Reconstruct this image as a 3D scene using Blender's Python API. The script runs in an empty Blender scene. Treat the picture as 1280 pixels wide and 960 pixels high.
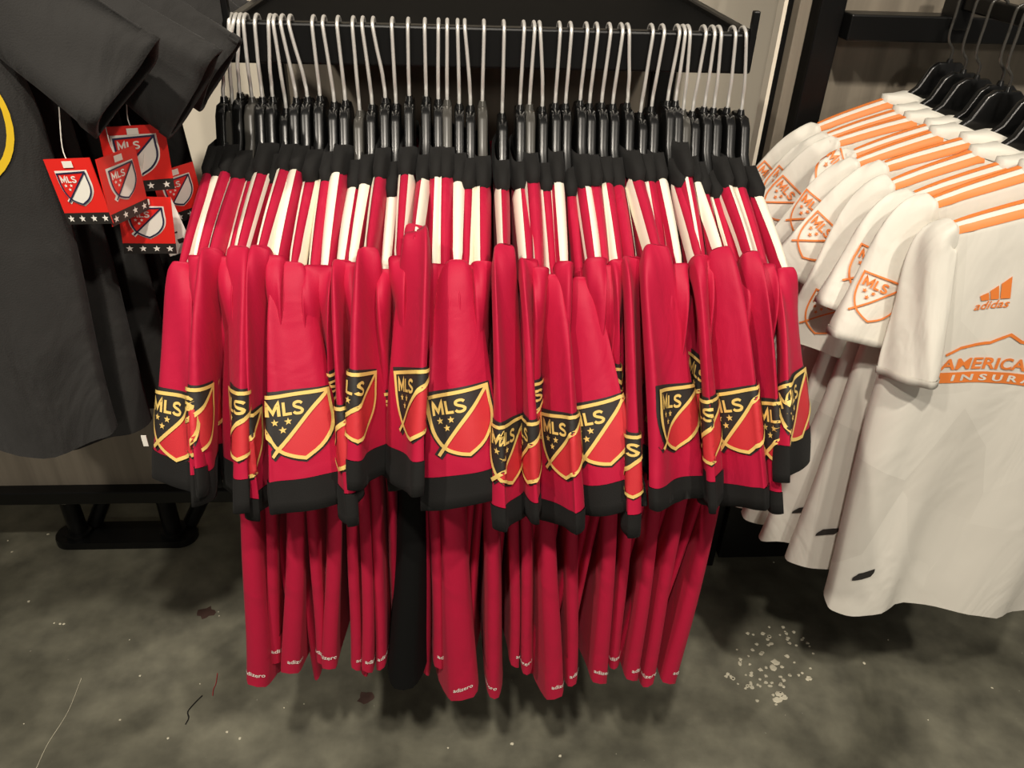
import bpy, math, random
import numpy as np
from mathutils import Matrix
random.seed(11)
S = bpy.context.scene
COL = S.collection

# ------------------------------------------------------------------ camera
F_PX, PITCH, ROLL, YAW, CAM_Z = 990.0, 33.0, 2.2, -4.5, 1.55
def _rx(a): c, s = math.cos(a), math.sin(a); return np.array([[1, 0, 0], [0, c, -s], [0, s, c]])
def _rz(a): c, s = math.cos(a), math.sin(a); return np.array([[c, -s, 0], [s, c, 0], [0, 0, 1]])
RC = _rz(math.radians(YAW)) @ _rx(math.radians(90 - PITCH)) @ _rz(math.radians(ROLL))
CAM = np.array([0, 0, CAM_Z])
cd = bpy.data.cameras.new('camera'); cam = bpy.data.objects.new('camera', cd); COL.objects.link(cam)
cd.sensor_width = 36; cd.lens = F_PX / 1280 * 36; cd.clip_start = 0.02
m4 = Matrix(RC.tolist()).to_4x4(); m4.translation = CAM.tolist(); cam.matrix_world = m4
S.camera = cam
def ray(x, y): return RC @ np.array([(x - 640) / F_PX, -(y - 480) / F_PX, -1.0])
def atY(x, y, Y): d = ray(x, y); return CAM + d * (Y / d[1])       # measured point -> place at a known depth
def atZ(x, y, Z): d = ray(x, y); return CAM + d * ((Z - CAM_Z) / d[2])

# ------------------------------------------------------------------ world, lamps, exposure
w = bpy.data.worlds.new('world'); S.world = w; w.use_nodes = True
w.node_tree.nodes['Background'].inputs[0].default_value = (1.0, 0.93, 0.82, 1)
w.node_tree.nodes['Background'].inputs[1].default_value = 0.11
def spot(loc, tgt, power, size=78, radius=0.05, col=(1.0, 0.91, 0.78), blend=0.6):
    l = bpy.data.lights.new('track_or_fill_spot', 'SPOT'); l.energy = power; l.spot_size = math.radians(size); l.spot_blend = blend
    l.shadow_soft_size = radius; l.color = col
    o = bpy.data.objects.new('track_or_fill_spot', l); COL.objects.link(o); o.location = loc
    from mathutils import Vector
    o.rotation_euler = (Vector(tgt) - Vector(loc)).to_track_quat('-Z', 'Y').to_euler()
spot((-0.18, -0.42, 3.0), (-0.05, 0.85, 0.8), 140)
spot((-1.25, -0.35, 3.0), (-0.75, 1.1, 0.6), 105)
spot((0.95, -0.55, 3.0), (0.85, 1.1, 0.7), 98)
spot((0.5, -3.0, 2.5), (0.05, 1.3, 0.9), 60, size=50, radius=0.15)  # added far fill, no known lamp: lifts the back panel and lower bodies
S.view_settings.view_transform = 'Standard'; S.view_settings.look = 'None'
S.view_settings.gamma = 1; S.view_settings.use_curve_mapping = False
S.view_settings.exposure = 0.2

# ------------------------------------------------------------------ materials
def mat(name, col, rough=0.6, metal=0.0, sheen=0.0, spec=0.5, bump=0.0, bscale=400, var=0.0, vscale=8, coat=0.0, wr=0.0, wscale=14):
    m = bpy.data.materials.new(name); m.use_nodes = True
    nt = m.node_tree; b = nt.nodes['Principled BSDF']
    b.inputs['Base Color'].default_value = (*col, 1); b.inputs['Roughness'].default_value = rough
    b.inputs['Metallic'].default_value = metal; b.inputs['Specular IOR Level'].default_value = spec
    b.inputs['Sheen Weight'].default_value = sheen; b.inputs['Coat Weight'].default_value = coat
    tc = nt.nodes.new('ShaderNodeTexCoord')
    if var > 0:
        n = nt.nodes.new('ShaderNodeTexNoise'); n.inputs['Scale'].default_value = vscale; n.inputs['Detail'].default_value = 5
        r = nt.nodes.new('ShaderNodeMix'); r.data_type = 'RGBA'
        r.inputs['A'].default_value = (*[c * (1 - var) for c in col], 1); r.inputs['B'].default_value = (*[min(1, c * (1 + var)) for c in col], 1)
        nt.links.new(tc.outputs['Object'], n.inputs['Vector']); nt.links.new(n.outputs['Fac'], r.inputs['Factor'])
        nt.links.new(r.outputs['Result'], b.inputs['Base Color'])
    if bump > 0:
        n = nt.nodes.new('ShaderNodeTexNoise'); n.inputs['Scale'].default_value = bscale; n.inputs['Detail'].default_value = 3
        bp = nt.nodes.new('ShaderNodeBump'); bp.inputs['Strength'].default_value = bump; bp.inputs['Distance'].default_value = 0.002
        nt.links.new(tc.outputs['Object'], n.inputs['Vector']); nt.links.new(n.outputs['Fac'], bp.inputs['Height'])
        nt.links.new(bp.outputs['Normal'], b.inputs['Normal'])
        if wr > 0:
            mp = nt.nodes.new('ShaderNodeMapping'); mp.inputs['Scale'].default_value = (1, 1, .45)
            n2 = nt.nodes.new('ShaderNodeTexNoise'); n2.inputs['Scale'].default_value = wscale; n2.inputs['Detail'].default_value = 3; n2.inputs['Distortion'].default_value = 1.2
            b2 = nt.nodes.new('ShaderNodeBump'); b2.inputs['Strength'].default_value = wr; b2.inputs['Distance'].default_value = 0.02
            nt.links.new(tc.outputs['Object'], mp.inputs['Vector']); nt.links.new(mp.outputs['Vector'], n2.inputs['Vector']); nt.links.new(n2.outputs['Fac'], b2.inputs['Height'])
            nt.links.new(b2.outputs['Normal'], bp.inputs['Normal'])
    return m
M = {}
M['red'] = mat('red_polyester', (0.45, 0.005, 0.040), 0.62, sheen=0.03, spec=0.3, bump=0.12, bscale=900, var=0.06, wr=.22, wscale=13)
M['stripe'] = mat('cream_stripe', (0.86, 0.79, 0.66), 0.6, spec=0.3, bump=0.1, bscale=900)
M['black'] = mat('black_rib_knit', (0.011, 0.0105, 0.010), 0.8, sheen=0.02, spec=0.2, bump=0.25, bscale=700)
M['black_panel'] = mat('black_mesh_panel', (0.004, 0.004, 0.004), 0.85, spec=0.15)
M['gold'] = mat('gold_thread', (0.80, 0.56, 0.17), 0.5, spec=0.4)
M['patch_black'] = mat('patch_black', (0.025, 0.022, 0.020), 0.6, bump=0.2, bscale=1200)
M['patch_red'] = mat('patch_red', (0.58, 0.03, 0.04), 0.5, bump=0.2, bscale=1200)
M['white_print'] = mat('white_print', (0.85, 0.82, 0.75), 0.5)
M['tee'] = mat('charcoal_cotton', (0.026, 0.025, 0.024), 0.9, sheen=0.06, spec=0.2, bump=0.35, bscale=600, var=0.15, vscale=30, wr=.75, wscale=10)
M['yellow'] = mat('yellow_print', (0.75, 0.50, 0.02), 0.5)
M['orange'] = mat('orange_print', (0.86, 0.24, 0.05), 0.5)
M['plastic'] = mat('black_gloss_plastic', (0.005, 0.005, 0.005), 0.20, spec=0.9)
M['plastic_clear'] = mat('smoky_plastic', (0.055, 0.052, 0.046), 0.2, spec=0.7)
M['wire'] = mat('steel_wire', (0.86, 0.84, 0.80), 0.42, metal=0.65)
M['rail'] = mat('black_satin_metal', (0.004, 0.004, 0.004), 0.34, spec=0.3)
M['shelf'] = mat('matt_black_board', (0.004, 0.004, 0.004), 0.7, spec=0.06)
M['steel'] = mat('bare_steel', (0.55, 0.54, 0.50), 0.3, metal=1.0)
M['cream'] = mat('cream_paint', (0.82, 0.75, 0.62), 0.75, var=0.04, vscale=3)
M['tag_red'] = mat('tag_red_card', (0.72, 0.022, 0.016), 0.35)
M['tag_white'] = mat('tag_white', (0.80, 0.77, 0.70), 0.45)
M['tag_navy'] = mat('tag_navy', (0.02, 0.02, 0.06), 0.4)
M['tag_black'] = mat('tag_black', (0.02, 0.018, 0.016), 0.4)
M['fleck'] = mat('pale_fleck', (0.66, 0.62, 0.48), 0.8, var=0.2, vscale=60)
M['red_thread'] = mat('red_thread', (0.35, 0.01, 0.02), 0.8)
M['red_reflect'] = mat('red_reflection_tint', (0.085, 0.045, 0.036), 0.6, var=0.4, vscale=60)  # red reflection in the concrete, put into a colour

def white_camo():
    m = mat('white_polyester', (0.74, 0.71, 0.63), 0.55, spec=0.35, bump=0.03, wr=.30, wscale=8)
    nt = m.node_tree; b = nt.nodes['Principled BSDF']; tc = nt.nodes.new('ShaderNodeTexCoord')
    v = nt.nodes.new('ShaderNodeTexVoronoi'); v.inputs['Scale'].default_value = 9
    mp = nt.nodes.new('ShaderNodeMapping'); mp.inputs['Scale'].default_value = (0.6, 1.0, 0.6); mp.inputs['Rotation'].default_value = (0.5, 0, 0)
    r = nt.nodes.new('ShaderNodeValToRGB'); r.color_ramp.elements[0].color = (0.69, 0.66, 0.59, 1); r.color_ramp.elements[1].color = (0.77, 0.74, 0.665, 1)
    sx = nt.nodes.new('ShaderNodeSeparateColor')
    nt.links.new(tc.outputs['Object'], mp.inputs['Vector']); nt.links.new(mp.outputs['Vector'], v.inputs['Vector'])
    nt.links.new(v.outputs['Color'], sx.inputs[0]); nt.links.new(sx.outputs[0], r.inputs['Fac']); nt.links.new(r.outputs['Color'], b.inputs['Base Color'])
    return m
M['white'] = white_camo()
M['white_plain'] = mat('white_plain_polyester', (0.78, 0.75, 0.67), 0.55, spec=0.35, bump=0.05, wr=.35, wscale=12)

def concrete():
    m = bpy.data.materials.new('polished_concrete'); m.use_nodes = True; nt = m.node_tree; b = nt.nodes['Principled BSDF']
    tc = nt.nodes.new('ShaderNodeTexCoord')
    def noise(sc, det, dist=0.0):
        n = nt.nodes.new('ShaderNodeTexNoise'); n.inputs['Scale'].default_value = sc; n.inputs['Detail'].default_value = det
        n.inputs['Distortion'].default_value = dist; nt.links.new(tc.outputs['Object'], n.inputs['Vector']); return n
    n1 = noise(2.6, 8, 0.6); n2 = noise(14, 8); n3 = noise(230, 3)
    r1 = nt.nodes.new('ShaderNodeValToRGB'); e = r1.color_ramp.elements
    e[0].position = 0.34; e[0].color = (0.092, 0.089, 0.067, 1); e[1].position = 0.68; e[1].color = (0.240, 0.232, 0.180, 1)
    r2 = nt.nodes.new('ShaderNodeValToRGB'); e = r2.color_ramp.elements
    e[0].position = 0.3; e[0].color = (0.62, 0.62, 0.62, 1); e[1].position = 0.7; e[1].color = (1.15, 1.15, 1.12, 1)
    mx = nt.nodes.new('ShaderNodeMix'); mx.data_type = 'RGBA'; mx.blend_type = 'MULTIPLY'; mx.inputs['Factor'].default_value = 1
    nt.links.new(n1.outputs['Fac'], r1.inputs['Fac']); nt.links.new(n2.outputs['Fac'], r2.inputs['Fac'])
    nt.links.new(r1.outputs['Color'], mx.inputs['A']); nt.links.new(r2.outputs['Color'], mx.inputs['B'])
    # small pale specks of grit
    r3 = nt.nodes.new('ShaderNodeValToRGB'); e = r3.color_ramp.elements
    e[0].position = 0.76; e[0].color = (0, 0, 0, 1); e[1].position = 0.80; e[1].color = (1, 1, 1, 1)
    n4 = noise(75, 2); nt.links.new(n4.outputs['Fac'], r3.inputs['Fac'])
    mx2 = nt.nodes.new('ShaderNodeMix'); mx2.data_type = 'RGBA'; mx2.inputs['B'].default_value = (0.38, 0.36, 0.29, 1)
    nt.links.new(r3.outputs['Color'], mx2.inputs['Factor']); nt.links.new(mx.outputs['Result'], mx2.inputs['A'])
    nt.links.new(mx2.outputs['Result'], b.inputs['Base Color'])
    b.inputs['Roughness'].default_value = 0.42; b.inputs['Specular IOR Level'].default_value = 0.35
    bp = nt.nodes.new('ShaderNodeBump'); bp.inputs['Strength'].default_value = 0.08; nt.links.new(n3.outputs['Fac'], bp.inputs['Height'])
    bp.inputs['Distance'].default_value = 0.002; nt.links.new(bp.outputs['Normal'], b.inputs['Normal'])
    return m
M['concrete'] = concrete()
def greywood(name, c0, c1):
    m = bpy.data.materials.new(name); m.use_nodes = True; nt = m.node_tree; b = nt.nodes['Principled BSDF']
    tc = nt.nodes.new('ShaderNodeTexCoord'); mp = nt.nodes.new('ShaderNodeMapping'); mp.inputs['Scale'].default_value = (14, 14, 0.9)
    n = nt.nodes.new('ShaderNodeTexNoise'); n.inputs['Scale'].default_value = 2.2; n.inputs['Detail'].default_value = 8; n.inputs['Distortion'].default_value = 0.4
    r = nt.nodes.new('ShaderNodeValToRGB'); e = r.color_ramp.elements
    e[0].position = 0.3; e[0].color = (*c0, 1); e[1].position = 0.7; e[1].color = (*c1, 1)
    nt.links.new(tc.outputs['Object'], mp.inputs['Vector']); nt.links.new(mp.outputs['Vector'], n.inputs['Vector'])
    nt.links.new(n.outputs['Fac'], r.inputs['Fac']); nt.links.new(r.outputs['Color'], b.inputs['Base Color'])
    b.inputs['Roughness'].default_value = 0.6
    return m
M['wood'] = greywood('grey_wood_laminate', (0.17, 0.145, 0.112), (0.26, 0.225, 0.175))

# ------------------------------------------------------------------ mesh helpers
def obj(name, verts, faces, mats, parent=None, smooth=True, midx=None, loc=None):
    me = bpy.data.meshes.new(name)
    me.from_pydata([tuple(map(float, v)) for v in verts], [], faces)
    for m in (mats if isinstance(mats, (list, tuple)) else [mats]): me.materials.append(M[m])
    if midx is not None: me.polygons.foreach_set('material_index', midx)
    if smooth: me.polygons.foreach_set('use_smooth', [True] * len(faces))
    me.update()
    o = bpy.data.objects.new(name, me); COL.objects.link(o)
    if parent is not None: o.parent = parent
    if loc is not None: o.location = loc
    return o
def tag(o, label, cat, group=None, kind=None):
    o['label'] = label; o['category'] = cat
    if group: o['group'] = group
    if kind: o['kind'] = kind
    return o
def empty(name, loc, rz=0.0):
    o = bpy.data.objects.new(name, None); COL.objects.link(o); o.location = tuple(map(float, loc)); o.rotation_euler = (0, 0, rz)
    o.empty_display_size = 0.05
    return o
class MB:
    def __init__(s): s.v = []; s.f = []
    def add(s, v, f):
        k = len(s.v); s.v += [tuple(p) for p in v]; s.f += [tuple(i + k for i in q) for q in f]
    def box(s, x0, x1, y0, y1, z0, z1, b=0.0):
        if b <= 0:
            v = [(x, y, z) for x in (x0, x1) for y in (y0, y1) for z in (z0, z1)]
            s.add(v, [(0, 1, 3, 2), (4, 6, 7, 5), (0, 4, 5, 1), (2, 3, 7, 6), (0, 2, 6, 4), (1, 5, 7, 3)]); return
        import bmesh
        bm = bmesh.new(); bmesh.ops.create_cube(bm, size=1)
        for q in bm.verts: q.co = ((x0 + x1) / 2 + q.co.x * (x1 - x0), (y0 + y1) / 2 + q.co.y * (y1 - y0), (z0 + z1) / 2 + q.co.z * (z1 - z0))
        bmesh.ops.bevel(bm, geom=list(bm.edges), offset=b, segments=2, affect='EDGES', profile=0.5)
        bm.verts.index_update(); s.add([q.co[:] for q in bm.verts], [tuple(q.index for q in f.verts) for f in bm.faces]); bm.free()
    def tube(s, pts, r, n=8, cap=True):
        pts = [np.array(p, float) for p in pts]; N = len(pts); rings = []
        ref = None
        for i, p in enumerate(pts):
            t = pts[min(i + 1, N - 1)] - pts[max(i - 1, 0)]; t /= np.linalg.norm(t) + 1e-12
            if ref is None:
                ref = np.array([1, 0, 0.]) if abs(t[0]) < 0.9 else np.array([0, 1, 0.])
            a = ref - t * ref.dot(t); a /= np.linalg.norm(a); ref = a; b = np.cross(t, a)
            rr = r[i] if isinstance(r, (list, tuple)) else r
            rings.append([p + rr * (math.cos(2 * math.pi * k / n) * a + math.sin(2 * math.pi * k / n) * b) for k in range(n)])
        v = [q for g in rings for q in g]; f = []
        for i in range(N - 1):
            for k in range(n): f.append((i * n + k, i * n + (k + 1) % n, (i + 1) * n + (k + 1) % n, (i + 1) * n + k))
        if cap: f.append(tuple(range(n))[::-1]); f.append(tuple((N - 1) * n + k for k in range(n)))
        s.add(v, f)
    def prism(s, poly, x0, x1, b=0.0):       # polygon in (y, z) extruded along x, bevelled
        import bmesh
        bm = bmesh.new(); vs = [bm.verts.new((x0, y, z)) for y, z in poly]; f = bm.faces.new(vs)
        r = bmesh.ops.extrude_face_region(bm, geom=[f]); 
        for q in r['geom']:
            if isinstance(q, bmesh.types.BMVert): q.co.x = x1
        bmesh.ops.recalc_face_normals(bm, faces=list(bm.faces))
        if b > 0:
            ed = [e for e in bm.edges if all(abs(abs((fa.normal.x)) - 1) < .01 for fa in e.link_faces) is False and any(abs(abs(fa.normal.x) - 1) < .01 for fa in e.link_faces)]
            bmesh.ops.bevel(bm, geom=ed, offset=b, segments=2, affect='EDGES', profile=0.5)
        bm.verts.index_update(); s.add([q.co[:] for q in bm.verts], [tuple(q.index for q in fa.verts) for fa in bm.faces]); bm.free()
    def build(s, name, m, parent=None, smooth=False, loc=None): return obj(name, s.v, s.f, m, parent, smooth, None, loc)
def autosmooth(o, ang=35):
    me = o.data; me.polygons.foreach_set('use_smooth', [True] * len(me.polygons)); me.set_sharp_from_angle(angle=math.radians(ang)); return o
def grid_faces(R, C, closed=True):
    f = []
    for i in range(R - 1):
        for k in range(C if closed else C - 1):
            f.append((i * C + k, i * C + (k + 1) % C, (i + 1) * C + (k + 1) % C, (i + 1) * C + k))
    return f
def catmull(ctrl, n):
    P = [np.array(p, float) for p in ctrl]; P = [2 * P[0] - P[1]] + P + [2 * P[-1] - P[-2]]; out = []
    seg = len(P) - 3
    for i in range(n + 1):
        t = i / n * seg; k = min(int(t), seg - 1); u = t - k; a, b, c, d = P[k:k + 4]
        out.append(0.5 * ((2 * b) + (-a + c) * u + (2 * a - 5 * b + 4 * c - d) * u * u + (-a + 3 * b - 3 * c + d) * u ** 3))
    return out
class Patch:
    """closed grid (rows x cols x 3) on which flat print can be laid: a = arc from column c0, b = length along the rows"""
    def __init__(s, P, c0):
        s.P = np.array(P); s.R, s.C = s.P.shape[:2]; s.c0 = c0
        Q = np.roll(s.P, -c0, axis=1)
        Q = np.concatenate([Q, Q[:, :1]], axis=1); s.Q = Q
        d = np.linalg.norm(np.diff(Q, axis=1), axis=2); s.arc = np.concatenate([np.zeros((s.R, 1)), np.cumsum(d, 1)], 1)
        cc = Q[:, 0]; s.b = np.concatenate([[0], np.cumsum(np.linalg.norm(np.diff(cc, axis=0), axis=1))])
        du = np.roll(s.P, -1, 1) - np.roll(s.P, 1, 1); dv = np.gradient(s.P, axis=0)
        n = np.cross(du, dv); n /= np.linalg.norm(n, axis=2, keepdims=True) + 1e-12
        cen = s.P.mean(axis=1, keepdims=True)
        if ((s.P - cen) * n).sum() < 0: n = -n
        n = np.roll(n, -c0, axis=1); s.N = np.concatenate([n, n[:, :1]], axis=1)
    def row(s, i, a):
        L = s.arc[i, -1]; a = a % L; j = min(int(np.searchsorted(s.arc[i], a, 'right')) - 1, s.C - 1)
        t = (a - s.arc[i, j]) / max(1e-9, s.arc[i, j + 1] - s.arc[i, j])
        return s.Q[i, j] * (1 - t) + s.Q[i, j + 1] * t, s.N[i, j] * (1 - t) + s.N[i, j + 1] * t
    def map(s, a, b, off):
        b = min(max(b, 0), s.b[-1] - 1e-6); i = min(int(np.searchsorted(s.b, b, 'right')) - 1, s.R - 2)
        t = (b - s.b[i]) / max(1e-9, s.b[i + 1] - s.b[i])
        p, n = s.row(i, a); q, m = s.row(i + 1, a)
        n = n * (1 - t) + m * t; n = n / (np.linalg.norm(n) + 1e-9)
        return p * (1 - t) + q * t + n * off

# ------------------------------------------------------------------ flat artwork (2D triangles): shield badge and lettering
_txt = {}
def text2d(s, bold=0.0):
    if (s, bold) in _txt: return _txt[(s, bold)]
    c = bpy.data.curves.new('lettering', 'FONT'); c.body = s; c.offset = bold; c.resolution_u = 3; c.align_x = 'CENTER'; c.align_y = 'CENTER'
    o = bpy.data.objects.new('lettering', c); COL.objects.link(o)
    dg = bpy.context.evaluated_depsgraph_get(); me = o.evaluated_get(dg).to_mesh()
    v = np.array([q.co[:2] for q in me.vertices]); f = [tuple(p.vertices) for p in me.polygons]
    lo, hi = v.min(0), v.max(0); v = (v - (lo + hi) / 2)
    o.evaluated_get(dg).to_mesh_clear(); COL.objects.unlink(o); bpy.data.objects.remove(o); bpy.data.curves.remove(c)
    _txt[(s, bold)] = (v, f, hi - lo); return _txt[(s, bold)]
class Art:
    def __init__(s): s.v = []; s.f = []; s.m = []; s.o = []
    def add(s, v, f, m, off):
        k = len(s.v); s.v += [tuple(p) for p in v]; s.o += [off] * len(v); s.f += [tuple(i + k for i in q) for q in f]; s.m += [m] * len(f)
    def text(s, t, cx, cy, w, h, m, off, bold=0.0, shear=0.0):
        v, f, d = text2d(t, bold)
        s.add([(cx + x / d[0] * w + shear * y / d[1] * h, cy + y / d[1] * h) for x, y in v], f, m, off)
    def stroke(s, pts, wd, m, off, closed=False, sub=5):
        P = [np.array(p, float) for p in pts]
        if closed: P = P + [P[0]]
        Q = []
        for a, b in zip(P[:-1], P[1:]):
            n = max(1, int(np.linalg.norm(b - a) / (wd * .8)) if sub else 1); n = min(n, 40)
            Q += [a + (b - a) * i / n for i in range(n)]
        if not closed: Q.append(P[-1])
        N = len(Q); v = []; 
        for i in range(N):
            p0 = Q[i - 1] if (closed or i > 0) else Q[i]; p1 = Q[(i + 1) % N] if (closed or i < N - 1) else Q[i]
            d0 = Q[i] - p0; d1 = p1 - Q[i]
            l0, l1 = np.linalg.norm(d0), np.linalg.norm(d1)
            if l0 < 1e-9: d0 = d1; l0 = l1
            if l1 < 1e-9: d1 = d0; l1 = l0
            n0 = np.array([-d0[1], d0[0]]) / l0; n1 = np.array([-d1[1], d1[0]]) / l1
            n = n0 + n1; n /= np.linalg.norm(n) + 1e-9; k = min(2.2, 1 / max(0.3, n.dot(n0)))
            v += [Q[i] + n * wd / 2 * k, Q[i] - n * wd / 2 * k]
        f = [(2 * i, 2 * i + 1, (2 * i + 3) % (2 * N), (2 * i + 2) % (2 * N)) for i in range(N if closed else N - 1)]
        s.add(v, f, m, off)
    def rows(s, ys, L, Rr, m, off, nx=8):
        v = []; f = []
        for y in ys:
            a, b = L(y), Rr(y); b = max(a + 1e-5, b)
            v += [(a + (b - a) * i / nx, y) for i in range(nx + 1)]
        n = nx + 1
        for i in range(len(ys) - 1):
            for k in range(nx): f.append((i * n + k, i * n + k + 1, (i + 1) * n + k + 1, (i + 1) * n + k))
        s.add(v, f, m, off)
    def star(s, x, y, r, m, off):
        v = [(x, y)] + [(x + (r if i % 2 == 0 else r * .42) * math.sin(i * math.pi / 5), y + (r if i % 2 == 0 else r * .42) * math.cos(i * math.pi / 5)) for i in range(10)]
        s.add(v, [(0, 1 + (i + 1) % 10, 1 + i) for i in range(10)], m, off)
    def lay(s, name, mats, fn, parent, label=None):
        o = obj(name, [fn(x, y, q) for (x, y), q in zip(s.v, s.o)], s.f, mats, parent, True, s.m)
        if label: o['label'] = label
        return o
_L = [(-.50, .47), (-.493, .25), (-.483, .08), (-.434, -.13), (-.31, -.33), (-.123, -.44), (.05, -.50)]
_R = [(.05, -.50), (.303, -.345), (.467, -.13), (.515, .08), (.505, .25), (.492, .508)]
def _smooth(pts, k=3):
    return [tuple(p) for p in catmull(pts, (len(pts) - 1) * k)]
def shield_art(line, backing, left, right, lettering, lw=0.055, fill=True):
    A = Art(); L = _smooth(_L); Rr = _smooth(_R)
    ly = sorted([(p[1], p[0]) for p in L]); ry = sorted([(p[1], p[0]) for p in Rr])
    fl = lambda y: float(np.interp(y, [p[0] for p in ly], [p[1] for p in ly])); fr = lambda y: float(np.interp(y, [p[0] for p in ry], [p[1] for p in ry]))
    A0, A1 = np.array([.492, .508]), np.array([-.43, -.43])
    dg = lambda y: float(A0[0] + (A1[0] - A0[0]) * (y - A0[1]) / (A1[1] - A0[1]))
    ys = list(np.linspace(-.495, .475, 30))
    if backing is not None:
        k = 1.14; A.rows([0.02 + (y - .02) * k for y in list(np.linspace(-.5, .49, 30))], lambda y: k * fl((y - .02) / k + .02), lambda y: k * fr((y - .02) / k + .02), backing, .0008, 30)
        A.stroke([A1 * .75, A1 * 1.05], .15, backing, .0010)
    if fill:
        A.rows(ys, fl, lambda y: min(max(dg(y), fl(y)), fr(y)), left, .0022, 22)
        A.rows(ys, lambda y: min(max(dg(y), fl(y)), fr(y)), fr, right, .0022, 22)
    A.stroke(L + Rr[1:], lw, line, .0034, closed=True)
    A.stroke([A0, A1], lw, line, .0035)
    lx, ly0, ch, sw = -.435, .185, .20, .042
    def let(pts, wd, x0): A.stroke([(x0 + px * wd, ly0 + py * ch) for px, py in pts], sw, lettering, .0034)
    let([(.12, 0), (.12, 1), (.5, .25), (.88, 1), (.88, 0)], .21, lx)
    let([(.15, 1), (.15, .1), (1, .1)], .13, lx + .235)
    let(catmull([(.95, .80), (.75, .92), (.45, .93), (.18, .84), (.15, .66), (.4, .54), (.7, .45), (.93, .30), (.80, .12), (.5, .06), (.2, .10), (.05, .22)], 22), .15, lx + .39)
    for x, y in ((-.32, .095), (-.135, .095), (-.222, -.025)): A.star(x, y, .058, lettering, .0034)
    return A
BADGE_GOLD = shield_art(0, 1, 1, 2, 0)              # gold, patch_black, patch_red
BADGE_ORANGE = shield_art(0, None, 1, 1, 0, .04, fill=False)
BADGE_TAG = shield_art(1, 0, 2, 3, 0, .05)          # white, navy, red, white

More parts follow.
